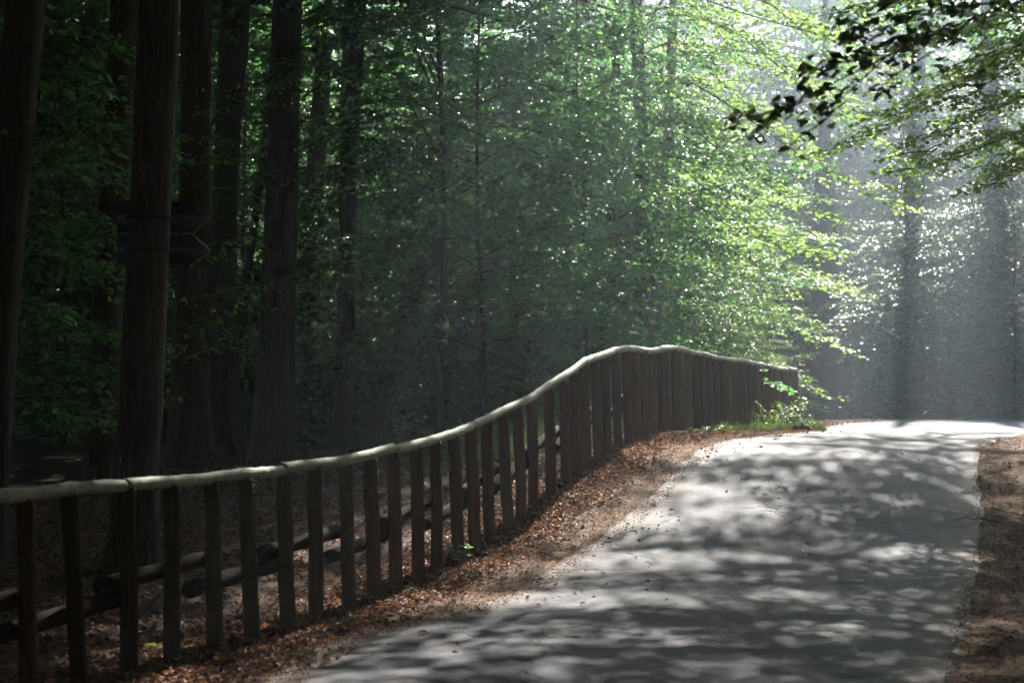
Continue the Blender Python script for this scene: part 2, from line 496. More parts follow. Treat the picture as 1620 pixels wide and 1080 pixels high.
# top rail: logs of four bays butted end to end
i = 0; k = 0
while i < len(tops) - 1:
    j = min(i + 4, len(tops) - 1)
    seg = tops[i:j + 1].copy()
    if j == len(tops) - 1: seg[-1] += (seg[-1] - seg[-2]) * .2
    s = np.linspace(0, len(seg) - 1, 72 if i < 36 else 40)
    pth = np.stack([np.interp(s, np.arange(len(seg)), seg[:, c]) for c in range(3)], 1)
    for c in range(3):
        pth[1:-1, c] = (pth[:-2, c] + 2 * pth[1:-1, c] + pth[2:, c]) / 4
    gap = norm(pth[-1] - pth[-2])
    pth[-1] -= gap * .005
    rg = np.random.default_rng(900 + k)
    r0 = .039 * rg.normal(1, .03)
    ring_dapple = np.convolve(rg.random(len(s) + 2) ** 2.2, [.2, .6, .2], 'valid')  # random bands, part ring ridges and part painted dapples of light
    rad = r0 * (1 + .03 * np.sin(s * 9 + k) + rg.normal(0, .012, len(s)) - .05 * ring_dapple)
    rad[0] *= .9; rad[-1] *= .93
    pth[:, 2] += rg.normal(0, .005) + .0035 * np.sin(s * rg.uniform(1.5, 3) + k)
    pth[:, 0] += rg.normal(0, .005) + .0035 * np.sin(s * rg.uniform(1.5, 3) + k * 2)
    for _ in range(5):
        c_ = rg.uniform(0, s[-1]); rad *= 1 + .06 * np.exp(-((s - c_) / .06) ** 2)
    v, fs = tube(pth, rad, 14, True, .014, k)
    me = mesh_from(v - FL, fs, True)
    at = me.attributes.new('ring', 'FLOAT', 'POINT'); at.data.foreach_set('value', np.repeat(ring_dapple, 14).astype(np.float32))
    link('top_rail', me, RAIL_WOOD, fence)
    i = j; k += 1
# lower rails: split logs of two bays, set high and low in turn
i = 0; k = 0
while i + 2 < len(tops):
    a0, a1 = i, i + 2
    dz = .54 if k % 2 == 0 else .41
    ends = []
    for q_, e in ((a0, -.22), (a1, .16)):
        d = tops[q_, 1] + e * .455
        px = np.interp(d, tops[:, 1], tops[:, 0]) - .075
        ends.append(np.array([px, d + .02, float(np.interp(d, _dd, _hh)) + dz]))
    ends[0][2] -= .02; ends[1][2] += .02
    rg = np.random.default_rng(300 + k)
    s = np.linspace(0, 1, 8)[:, None]
    pth = ends[0] * (1 - s) + ends[1] * s + rg.normal(0, .0012, (8, 3))
    v, fs = tube(pth,   .052 * rg.normal(1, .04) * (1 + rg.normal(0, .02, 8)), 12, True, .03, k)
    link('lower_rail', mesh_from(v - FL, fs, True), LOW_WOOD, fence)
    i += 2; k += 1

# ------------------------------------------------------------------ foliage builders
def branch_sprays(p0, az, L, rise, droop, rg, tw_step, tw_len, lf_step, lf_len, lf_var=.2, tilt=.62, start=.18, ang=50):
    """leaves of one bough held in a loose horizontal layer: (pos, dir, normal, length) and the bough's own path"""
    d = np.array([math.cos(az), math.sin(az), 0]); sd = np.array([-d[1], d[0], 0])
    def pt(t):
        t = np.asarray(t)[..., None]
        return p0 + d * (L * t) + np.array([0, 0, 1.0]) * (L * (rise * t - droop * t * t)) + sd * (L * .06 * np.sin(3.1 * t + az * 7))
    nt = max(3, int(L * (1 - start) / tw_step))
    t = np.linspace(start, 1, nt) + rg.normal(0, .01, nt)
    side = np.where(np.arange(nt) % 2 == 0, 1.0, -1.0)
    l2 = (tw_len * L * (1.08 - .85 * t ** 1.6) + .10) * rg.uniform(.7, 1.25, nt)
    an = np.radians(ang + rg.normal(0, 9, nt)) * side
    an[-1] = 0
    td = d[None] * np.cos(an)[:, None] + sd[None] * np.sin(an)[:, None]
    td[:, 2] += rg.normal(-.05, .16, nt)
    base = pt(t)
    nl = np.maximum(3, (l2 / lf_step).astype(int))
    idx = np.repeat(np.arange(nt), nl)
    k = np.concatenate([np.arange(n) for n in nl])
    f = (k + .6) / nl[idx]
    sag = -.12 * l2[idx] * f * f
    pos = base[idx] + td[idx] * (l2[idx] * f)[:, None]
    pos[:, 2] += sag
    pos += rg.normal(0, .018, pos.shape)
    ls = np.where(k % 2 == 0, 1.0, -1.0) * np.radians(48) + rg.normal(0, .3, len(k))
    tx = td[idx]; c, s = np.cos(ls), np.sin(ls)
    ld = np.stack([tx[:, 0] * c - tx[:, 1] * s, tx[:, 0] * s + tx[:, 1] * c, tx[:, 2] - .15 + rg.normal(0, .28, len(k))], 1)
    nr_ = np.stack([rg.normal(0, tilt, len(k)), rg.normal(0, tilt, len(k)), np.ones(len(k))], 1)
    ln = lf_len * np.clip(rg.normal(1, lf_var, len(k)), .5, 1.5)
    return (pos, ld, nr_, ln), pt(np.linspace(0, 1, 6)), (base, td, l2)

def young_tree(seed, Ht, Rad, nb, z0, lf=.075, tw_step=.13, lf_step=.05, fine=True, trunk_r=.04):
    """understory beech with layered boughs: (crown arrays, wood arrays)"""
    rg = np.random.default_rng(seed)
    zs = np.linspace(0, Ht, 12)
    wander = np.cumsum(rg.normal(0, .05, (12, 2)), 0); wander -= wander[0]
    trunk = np.concatenate([wander, zs[:, None]], 1)
    wood_parts = [tube(trunk, trunk_r * (1.02 - zs / Ht) + .006, 8, True, .04, seed)]
    ps, ds, ns, ls = [], [], [], []
    for b in range(nb):
        f = (b + rg.uniform(0, .9)) / nb
        z = z0 + (Ht - z0) * f
        az = b * 2.39996 + rg.normal(0, .35)
        L = Rad * np.interp(f, [0, .3, .65, 1], [.85, 1.1, .9, .35]) * rg.uniform(.65, 1.15)
        p0 = np.array([np.interp(z, zs, trunk[:, 0]), np.interp(z, zs, trunk[:, 1]), z])
        lv, path, _ = branch_sprays(p0, az, L, rg.uniform(-.1, .6) + .25 * f, rg.uniform(.15, .6), rg, tw_step, .34, lf_step, lf)
        ps.append(lv[0]); ds.append(lv[1]); ns.append(lv[2]); ls.append(lv[3])
        wood_parts.append(tube(path, np.linspace(.007 + .0022 * L, .002, 6), 4, False))
    ln = np.concatenate(ls)
    cr = leaves(np.concatenate(ps), np.concatenate(ds), np.concatenate(ns), ln, ln * .72, fine)
    return cr, merge(wood_parts)

def tall_crown(seed, z0, Ht, Rad, nb, lf=.215, tw_step=.21, lf_step=.085):
    rg = np.random.default_rng(seed)
    ps, ds, ns, ls = [], [], [], []
    wood_parts = []
    for b in range(nb):
        f = (b + rg.uniform(0, .9)) / nb
        z = z0 + (Ht - z0) * f * .85
        az = b * 2.39996 + rg.normal(0, .4)
        L = Rad * (.5 + .6 * math.sin(math.pi * (.15 + .75 * f))) * rg.uniform(.65, 1.15)
        lv, path, _ = branch_sprays(np.array([0, 0, z]), az, L, rg.uniform(.0, .25), rg.uniform(.02, .2), rg, tw_step, .46, lf_step, lf, tilt=.22)
        ps.append(lv[0]); ds.append(lv[1]); ns.append(lv[2]); ls.append(lv[3])
        wood_parts.append(tube(path, np.linspace(.10, .02, 6), 5, False))
    ln = np.concatenate(ls)
    cr = leaves(np.concatenate(ps), np.concatenate(ds), np.concatenate(ns), ln, ln * .7, False)
    return cr, merge(wood_parts)

CROWN_RAW = [tall_crown(70 + k, 7.5, 22, 5.6, 32) for k in range(3)]
CROWN_ME = [mesh_from(*c[0]) for c in CROWN_RAW]
LIMB_ME = [mesh_from(*c[1], True) for c in CROWN_RAW]
for m in CROWN_ME: m.materials.append(LEAF)
for m in LIMB_ME: m.materials.append(BARK)

YOUNG_RAW = [young_tree(20, 9.5, 3.2, 86, .4, lf=.088, tw_step=.11, lf_step=.045), young_tree(21, 10.5, 3.5, 90, .6, lf=.088, tw_step=.11, lf_step=.045), young_tree(22, 7.0, 3.0, 76, .1, lf=.088, tw_step=.11, lf_step=.045), young_tree(23, 11.5, 3.5, 92, 1.8, lf=.088, tw_step=.11, lf_step=.045)]
YOUNG_ME = [mesh_from(*c[0]) for c in YOUNG_RAW]
YWOOD_ME = [mesh_from(*c[1], True) for c in YOUNG_RAW]
for m in YWOOD_ME: m.materials.append(BARK)

# ------------------------------------------------------------------ tall trees whose trunks stand in the picture
def trunk_px(rows, d, seed, extra_top=21.0, flare=1.35, sides=18, wob=.03):
    """rows: (y, x_left, x_right) read from the photo, top first; base row last"""
    rows = sorted(rows, key=lambda r: r[0])
    pts = []; rad = []
    for y, xl, xr in rows:
        pts.append(P((xl + xr) / 2, y, d)); rad.append((xr - xl) / 2 * d / F)
    pts = np.array(pts)[::-1]; rad = np.array(rad)[::-1]
    # ground
    zb = float(H(pts[0, 0], d)) - .15
    lo = pts[0].copy(); lo[2] = zb
    if pts[0, 2] - zb > .05:
        pts = np.concatenate([[lo], pts]); rad = np.concatenate([[rad[0] * 1.08], rad])
    # carry the trunk on upward
    tdir = (pts[-1] - pts[max(0, len(pts) - 3)]); tdir /= max(tdir[2], .01)
    hi = extra_top - pts[-1, 2]
    up = [pts[-1] + tdir * hi * f * np.array([.6, .6, 1]) for f in (.35, .7, 1.0)]
    pts = np.concatenate([pts, up]); rad = np.concatenate([rad, rad[-1] * np.array([.8, .5, .22])])
    zq = np.concatenate([np.linspace(pts[0, 2], pts[0, 2] + 1.2, 9), np.linspace(pts[0, 2] + 1.4, pts[-1, 2], 26)])
    pp = np.stack([np.interp(zq, pts[:, 2], pts[:, c]) for c in range(3)], 1)
    rr = np.interp(zq, pts[:, 2], rad)
    rr *= 1 + (flare - 1) * np.exp(-(zq - zq[0] - .1).clip(0) / .28)
    for _ in range(2):
        pp[1:-1, :2] = (pp[:-2, :2] + 2 * pp[1:-1, :2] + pp[2:, :2]) / 4
    v, fs = tube(pp, rr, sides, True, wob, seed)
    return v, fs, pp

def tall_tree(name, label, rows, d, seed, mat=BARK, crown=True, group=None, cat='tree', top=21.0, flare=1.35, cs=1.0, wob=.03, dense=False, lift=0.0):
    v, fs, pp = trunk_px(rows, d, seed, top, flare, wob=wob * 1.5)
    base = pp[0].copy()
    t = thing(name, label, cat, base, 0, group)
    link('trunk', mesh_from(v - base, fs, True), mat, t)
    if crown:
        k = seed % 3
        tp = pp[-1] - base; tp[2] = lift
        rz = seed * 1.7
        link('crown', CROWN_ME[k], None, t, loc=tp, rot=(0, 0, rz), scale=(cs, cs, 1))
        tag(link('limb', LIMB_ME[k], None, t, loc=tp, rot=(0, 0, rz), scale=(cs, cs, 1)), kind='stuff')
        if dense:  # second, unseen crown added to block more sun on the left
            link('crown', CROWN_ME[(k + 1) % 3], None, t, loc=tp + np.array([.6, .5, .4]), rot=(0, 0, rz + 2), scale=(cs, cs, 1))
    return t

G_T = 'tall trees behind the fence'
tall_tree('tree', 'dark leaning trunk cut by the left edge of the photo, leftmost of the tall trees',
          [(0, 10, 72), (100, 5, 67), (200, -6, 53), (300, -14, 44), (400, -24, 37), (500, -32, 27), (750, -48, 12), (870, -54, 8)], 16.6, 1, BARK, group=G_T, cs=1.1, dense=True)
tall_tree('tree', 'thick dark trunk carrying the arrow shaped direction sign, close behind the fence',
          [(0, 222, 286), (100, 213, 279), (300, 210, 273), (400, 203, 268), (600, 188, 256), (700, 183, 250), (895, 172, 247)], 16.0, 2, BARK_BROWN, group=G_T, cs=1.1, dense=True)
tall_tree('tree', 'dark leaning trunk half hidden behind the trunk with the sign',
          [(0, 175, 222), (200, 165, 215), (400, 148, 203), (600, 138, 192), (720, 132, 190)], 24.0, 3, BARK, group=G_T, cs=1.1, dense=True)
tall_tree('tree', 'straight brown trunk just right of the arrow sign with a flared foot',
          [(0, 286, 335), (200, 286, 333), (400, 281, 330), (600, 270, 325), (735, 262, 330)], 28.5, 4, BARK_BROWN, group=G_T, cs=.9)
tall_tree('tree', 'slightly bent trunk with green moss on its wide foot',
          [(0, 350, 398), (100, 343, 391), (200, 340, 381), (300, 335, 376), (400, 330, 373), (600, 326, 380), (718, 325, 388)], 31.5, 5, BARK_MOSS, group=G_T, cs=.9)
tall_tree('tree', 'straight reddish brown trunk, the widest bare trunk left of the foliage',
          [(0, 432, 478), (200, 425, 474), (400, 416, 469), (600, 404, 465), (722, 398, 467)], 31.0, 6, BARK_BROWN, group=G_T, cs=.9)
tall_tree('tree', 'slim trunk with a kink in the middle in front of the green foliage',
          [(0, 546, 581), (130, 540, 575), (250, 533, 561), (320, 540, 569), (400, 536, 564), (550, 531, 560), (703, 527, 558)], 34.0, 7, BARK, cs=.6, lift=5, top=26, group=G_T)
tall_tree('tree', 'dim trunk seen between the reddish brown trunk and the kinked slim trunk',
          [(0, 500, 527), (100, 500, 525), (200, 490, 520), (300, 482, 511), (500, 470, 497), (690, 462, 492)], 39.0, 8, BARK_MOSS, group=G_T)
tall_tree('tree', 'thin leaning trunk between the mossy trunk and the reddish brown trunk',
          [(0, 436, 448), (150, 423, 436), (300, 404, 418), (470, 379, 392), (700, 350, 366)], 36.0, 9, BARK, group=G_T, cs=.7)
tall_tree('tree', 'dark crooked trunk rising through the foliage right of the kinked trunk',
          [(150, 706, 728), (260, 690, 714), (350, 676, 704), (480, 630, 660), (620, 585, 622), (700, 568, 616)], 38.0, 10, BARK, cs=.5, lift=5, top=26, group=G_T)
tall_tree('tree', 'dim trunk above the middle of the rising top rail',
          [(300, 838, 854), (450, 828, 846), (560, 818, 838), (690, 806, 832)], 41.0, 11, BARK_MOSS, cs=.4, lift=5, top=26, group=G_T)
tall_tree('tree', 'dark trunk in the foliage just left of the birch',
          [(300, 962, 978), (400, 957, 976), (480, 950, 974), (600, 944, 970)], 37.0, 12, BARK, group=G_T, cs=.22, lift=5, top=26)
tall_tree('birch_tree', 'pale patchy birch trunk behind the crest of the fence',
          [(280, 1046, 1062), (330, 1042, 1058), (400, 1036, 1055), (520, 1024, 1046), (640, 1018, 1042)], 36.0, 13, BIRCH, cat='birch', cs=.2, lift=5, top=26)
tall_tree('tree', 'broad hazy grey trunk just beyond the far end of the fence',
          [(150, 1300, 1310), (260, 1290, 1318), (380, 1284, 1326), (500, 1282, 1328), (660, 1278, 1334)], 54.0, 14, BARK, cs=.16, lift=0, group='hazy trees beyond the road bend')
tall_tree('tree', 'dim hazy trunk in the middle of the dark trees beyond the bend',
          [(200, 1440, 1464), (500, 1434, 1462), (668, 1428, 1464)], 60.0, 15, BARK, cs=.12, lift=3, group='hazy trees beyond the road bend')
tall_tree('tree', 'dim hazy trunk near the right edge beyond the bend',
          [(200, 1548, 1580), (500, 1545, 1580), (668, 1540, 1584)], 57.0, 16, BARK, cs=.15, lift=3, group='hazy trees beyond the road bend')

# ------------------------------------------------------------------ young beeches that fill the middle of the picture
def young(label, px, d, k, sc=1.0, rz=0.0, mat=LEAF, group='young beeches behind the fence', zs=None):
    x = (px - 810) * d / F
    t = thing('young_beech', label, 'tree', (x, d, float(H(x, d)) - .1), rz, group)
    s = (sc, sc, zs or sc)
    c = link('crown', YOUNG_ME[k], None, t, scale=s)
    if len(YOUNG_ME[k].materials) == 0: YOUNG_ME[k].materials.append(LEAF)
    if mat is not LEAF:
        c.material_slots[0].link = 'OBJECT'; c.material_slots[0].material = mat
    link('trunk', YWOOD_ME[k], None, t, scale=s)
    return t
YB = [
 ('leafy young beech far behind the gap between the two leftmost dark trunks', 100, 35, 0, .9, .4, LEAF),
 ('young beech behind the sign trunk with low dark boughs', 190, 38, 2, 1.0, 2.0, LEAF),
 ('sparse young beech between the mossy trunk and the reddish brown trunk', 385, 37, 0, .95, 1.1, LEAF),
 ('dark young beech behind the three brown trunks', 255, 42, 1, 1.1, 2.9, LEAF),
 ('young beech just right of the reddish brown trunk', 500, 46, 0, 1.05, .2, LEAF),
 ('young beech with light boughs right of the kinked trunk', 705, 37.5, 1, 1.0, 1.7, LEAF),
 ('shaded young beech behind the crooked trunk', 590, 45, 3, 1.1, .9, LEAF),
 ('young beech leaning over the rising part of the fence', 765, 31, 3, 1.0, 3.1, LEAF),
 ('dense young beech above the steepest part of the top rail', 830, 36, 1, 1.05, 4.3, LEAF),
 ('young beech in front of the dark trunk left of the birch', 925, 32, 0, 1.0, 5.2, LEAF),
 ('bright young beech whose leaves partly cover the birch', 950, 39, 1, 1.1, 2.4, LEAF),
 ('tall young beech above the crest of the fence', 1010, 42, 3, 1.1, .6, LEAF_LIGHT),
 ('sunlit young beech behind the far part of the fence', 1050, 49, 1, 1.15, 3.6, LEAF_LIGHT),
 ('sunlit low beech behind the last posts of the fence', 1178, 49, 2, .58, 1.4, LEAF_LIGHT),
 ('tall leafy beech at the top middle behind the crooked trunk', 715, 41, 3, 1.05, 5.0, LEAF),
 ('tall leafy beech right of the top middle', 900, 42, 3, 1.1, 2.2, LEAF),
 ('low bushy beech behind the middle of the rising fence', 790, 40, 2, .9, 1.0, LEAF),
 ('low bushy beech right of the dark trunk near the birch', 985, 44, 2, 1.0, 2.2, LEAF),
 ('low bushy beech left of the crooked trunk foot', 530, 46, 2, 1.0, 3.9, LEAF),
 ('low bushy beech beside the crooked trunk foot', 660, 42, 2, .9, 5.4, LEAF),
 ('low bushy beech in the shade behind the steep part of the fence', 880, 47, 2, 1.0, .5, LEAF),
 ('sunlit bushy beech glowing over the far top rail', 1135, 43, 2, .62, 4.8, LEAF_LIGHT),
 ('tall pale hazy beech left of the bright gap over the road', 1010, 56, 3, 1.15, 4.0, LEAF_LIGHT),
]
for (lb, px, d, k, sc, rz, mt) in YB: young(lb, px, d, k, sc, rz, mt, zs=sc * (.72 if d > 38 and px > 480 else 1.0))
HZ = [
 ('hazy dark tree left of the broad grey trunk beyond the bend', 1305, 76, 1, 1.5, .3),
 ('hazy dark tree right behind the broad grey trunk', 1385, 70, 0, 1.5, 1.3),
 ('hazy dark tree in the middle of the bend', 1440, 66, 1, 1.6, 2.3),
 ('hazy dark tree left of the right edge trunk beyond the bend', 1510, 58, 0, 1.5, 4.4),
 ('hazy dark tree at the right edge beyond the bend', 1590, 62, 1, 1.6, 5.1),
 ('blue green hazy tree standing nearest beyond the bend, right of its middle', 1500, 51, 2, 1.25, 2.0),
 ('blue green hazy tree overhanging the right verge at the bend', 1610, 48, 1, 1.0, 0.9),
 ('hazy dark tree cut by the right edge above the verge', 1660, 52, 0, 1.5, 3.3),
]
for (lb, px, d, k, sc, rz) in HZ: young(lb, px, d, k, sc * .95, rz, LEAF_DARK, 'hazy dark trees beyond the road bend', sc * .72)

# ------------------------------------------------------------------ boughs that reach across the picture
def bough_tree(name, label, trunk_xy, trunk_r, paths, d, mat, seed, lf, tw_step=.11, lf_step=.045, tw_len=.3, crown_k=None, group=None, dj=1.0, trunk_h=20, bark=BARK):
    rg = np.random.default_rng(seed)
    bx, bd = trunk_xy
    base = np.array([bx, bd, float(H(bx, bd)) - .15])
    t = thing(name, label, 'tree', base, 0, group)
    z = np.linspace(0, trunk_h, 16)
    pth = np.stack([.12 * np.sin(z * .4), .12 * np.cos(z * .3), z], 1)
    link('trunk', mesh_from(*tube(pth, trunk_r * (1.05 - .85 * z / trunk_h) + .5 * trunk_r * np.exp(-z / .3), 14, True, .03, seed), True), bark, t)
    if crown_k is not None:
        link('crown', CROWN_ME[crown_k], None, t, loc=(-1.5 if seed == 33 else 0, 0, 0), rot=(0, 0, seed), scale=(.85, .85, 1)); tag(link('limb', LIMB_ME[crown_k], None, t, rot=(0, 0, seed)), kind='stuff')
    for path in paths:
        dd = d + rg.uniform(-dj, dj)
        over = isinstance(path, tuple)                    # unseen boughs added over the road to cast dapples
        if over: dd, path = path
        pts = np.array([P(x, y, dd + rg.normal(0, .25)) for x, y in path])
        st = np.array([bx, bd, pts[0, 2] - .5])
        pts = np.concatenate([[st], pts])
        seglen = np.linalg.norm(np.diff(pts, axis=0), axis=1); cum = np.concatenate([[0], np.cumsum(seglen)])
        L = cum[-1]; n = 24
        s = np.linspace(0, L, n)
        cur = np.stack([np.interp(s, cum, pts[:, c]) for c in range(3)], 1)
        for _ in range(3): cur[1:-1] = (cur[:-2] + 2 * cur[1:-1] + cur[2:]) / 4
        wp = [tube(cur, np.linspace(.010 + .0022 * L, .003, n), 6, False)]
        ps, ds, ns, ls = [], [], [], []
        vis0 = cum[1] * .8
        ss = np.arange(vis0, L, tw_step * 1.7)
        for q_, s0 in enumerate(ss):
            p0 = np.array([np.interp(s0, s, cur[:, c]) for c in range(3)])
            tg = np.array([np.interp(min(L, s0 + .1), s, cur[:, c]) for c in range(3)]) - p0
            az = math.atan2(tg[1], tg[0]) + (1 if q_ % 2 else -1) * rg.uniform(.5, 1.0)
            l2 = (.62 if over else 1) * (tw_len + .9 * tw_len * (1 - (s0 - vis0) / (L - vis0))) * rg.uniform(.7, 1.3)
            lv, pp, _ = branch_sprays(p0, az, l2, rg.uniform(-.1, .2), rg.uniform(.1, .45), rg, tw_step, .33, lf_step * (.62 if over else 1), lf * (1.15 if over else 1), start=.1)
            ps.append(lv[0]); ds.append(lv[1]); ns.append(lv[2]); ls.append(lv[3]); wp.append(tube(pp, np.linspace(.009, .003, 6), 4, False))
        b = link('bough', mesh_from(*[x if i_ else x - base for i_, x in enumerate(merge(wp))], True), bark, t)
        ln = np.concatenate(ls)
        v, f = leaves(np.concatenate(ps) - base, np.concatenate(ds), np.concatenate(ns), ln, ln * .68, True)
        link('foliage', mesh_from(v, f), mat, b)
    return t

bough_tree('beech_tree', 'beech reaching in from the right with bright yellow green boughs over the road', (10.6, 23.0), .22,
           [[(1720, 40), (1600, 90), (1500, 145), (1420, 190), (1340, 235)], [(1720, 130), (1610, 150), (1530, 195), (1470, 240), (1430, 285)],
            [(1720, -20), (1580, 45), (1470, 60), (1390, 95)], [(1720, 200), (1620, 205), (1550, 235), (1490, 262)],
            [(1720, 20), (1640, 60), (1570, 130), (1510, 165)], [(1700, 230), (1640, 250), (1590, 290)], [(1720, -120), (1500, -105), (1300, -90), (1120, -95)], [(1720, -220), (1400, -200), (1150, -185), (960, -170)], [(1720, -300), (1500, -260), (1250, -250), (1050, -240)], [(1720, -400), (1450, -350), (1200, -330)], (28.0, [(1500, -70), (1300, -115), (1130, -130)]), (26.0, [(1500, -130), (1300, -160), (1100, -150), (960, -165)]), (25.0, [(1560, -200), (1350, -240), (1150, -230), (930, -250)]),  # paths with negative y: unseen boughs added to dapple the road
            (24.0, [(1560, -420), (1350, -440), (1150, -430), (980, -440)]), (27.0, [(1560, -300), (1380, -330), (1200, -320), (1000, -330)]), (21.5, [(1600, -150), (1450, -170), (1300, -165), (1180, -180)]),
            (21.0, [(1650, -330), (1450, -350), (1250, -340), (1050, -350)]), (29.5, [(1500, -180), (1350, -195), (1200, -200), (1080, -215)]), (20.5, [(1650, -240), (1400, -250), (1150, -255), (900, -270)]),
            (32.0, [(1480, -85), (1300, -115), (1150, -105), (1020, -125)]), (33.0, [(1450, -175), (1250, -195), (1060, -185)]), (34.0, [(1440, -265), (1250, -280), (1080, -275)]), (31.0, [(1480, -360), (1300, -380), (1100, -375)]),
            (23.0, [(1650, -560), (1400, -580), (1200, -570)]), (30.0, [(1480, -250), (1300, -285), (1130, -310)]), [(1720, -60), (1600, -30), (1450, 0), (1330, 20)]], 23.0, LEAF_LIGHT, 31, .08, crown_k=None, tw_len=.55, tw_step=.09)
bough_tree('beech_tree', 'beech behind the crest of the fence with pale sunlit boughs hanging towards the road', (2.3, 35.0), .16,
           [[(1060, 110), (1160, 170), (1270, 250), (1370, 310), (1425, 335)], [(1060, 0), (1190, 70), (1310, 170), (1400, 250), (1440, 280)],
            [(1050, 240), (1140, 320), (1230, 390), (1290, 410)], [(1050, 360), (1130, 415), (1190, 445), (1238, 468)],
            [(1060, -60), (1200, 0), (1330, 60), (1400, 130)], [(1060, 170), (1150, 250), (1240, 310), (1330, 360)], [(1030, 300), (1090, 370), (1150, 400), (1210, 425)],
            [(1050, 60), (1130, 120), (1220, 200), (1290, 290)], [(1040, -90), (1130, -40), (1230, 10), (1310, 90), (1350, 150)], [(1040, 20), (1120, 30), (1200, 70), (1270, 130)],
            [(1040, -30), (1110, 20), (1170, 90), (1230, 130)], [(1060, -120), (1200, -60), (1330, -10), (1430, 60)], [(1050, 130), (1110, 190), (1180, 300), (1230, 340)], [(1060, 290), (1150, 360), (1260, 400), (1330, 400)], [(1060, 60), (1180, 100), (1290, 130), (1390, 190)], [(1060, -20), (1200, 30), (1320, 60), (1420, 130)]], 34.0, LEAF_LIGHT, 32, .08, tw_len=.45, crown_k=None, dj=2.0)
bough_tree('beech_tree', 'beech left of the top middle with fresh green boughs fanning out over the dark foliage', (-1.25, 31.5), .06,
           [[(650, 60), (740, 90), (840, 130), (920, 155), (962, 178)], [(640, 150), (720, 200), (800, 230), (870, 260)], [(640, 20), (560, 40), (500, 20)], [(650, 0), (760, 20), (860, 60), (960, 90)],
            [(620, 220), (560, 280), (520, 330)]], 28.5, LEAF, 33, .08, tw_len=.42, crown_k=1, dj=1.5)
bough_tree('beech_tree', 'beech with dark layered boughs hanging between the two leftmost trunks', (-6.2, 18.5), .13,
           [[(-20, 180), (60, 190), (130, 205), (205, 215)], [(-20, 40), (60, 45), (110, 62), (160, 85)], [(-20, 100), (80, 120), (160, 140)], [(-30, 250), (60, 250), (140, 262), (200, 285)],
            [(-30, 330), (60, 345), (130, 360), (190, 372)], [(-30, 400), (60, 410), (150, 425)], [(-30, 470), (60, 500), (150, 530), (235, 545)], [(-30, 560), (60, 575), (150, 600)],
            [(-30, 630), (60, 640), (160, 680)]], 18.5, LEAF, 34, .08, tw_len=.6, tw_step=.09, crown_k=0, dj=1.2)
bough_tree('beech_tree', 'thin young beech with small bright sprays between the brown trunks', (-4.9, 29.8), .05,
           [[(395, 130), (440, 128), (500, 132), (556, 125)], [(330, 215), (300, 213), (335, 212)], [(350, 160), (400, 165), (430, 158)], [(330, 500), (360, 482), (410, 480)],
            [(330, 545), (350, 520), (385, 528)], [(330, 400), (355, 375), (392, 370)], [(330, 240), (355, 250), (385, 262)], [(330, 455), (375, 450), (420, 447)]], 27.0, LEAF_LIGHT, 35, .075, tw_len=.22, crown_k=None, dj=.6, trunk_h=9)

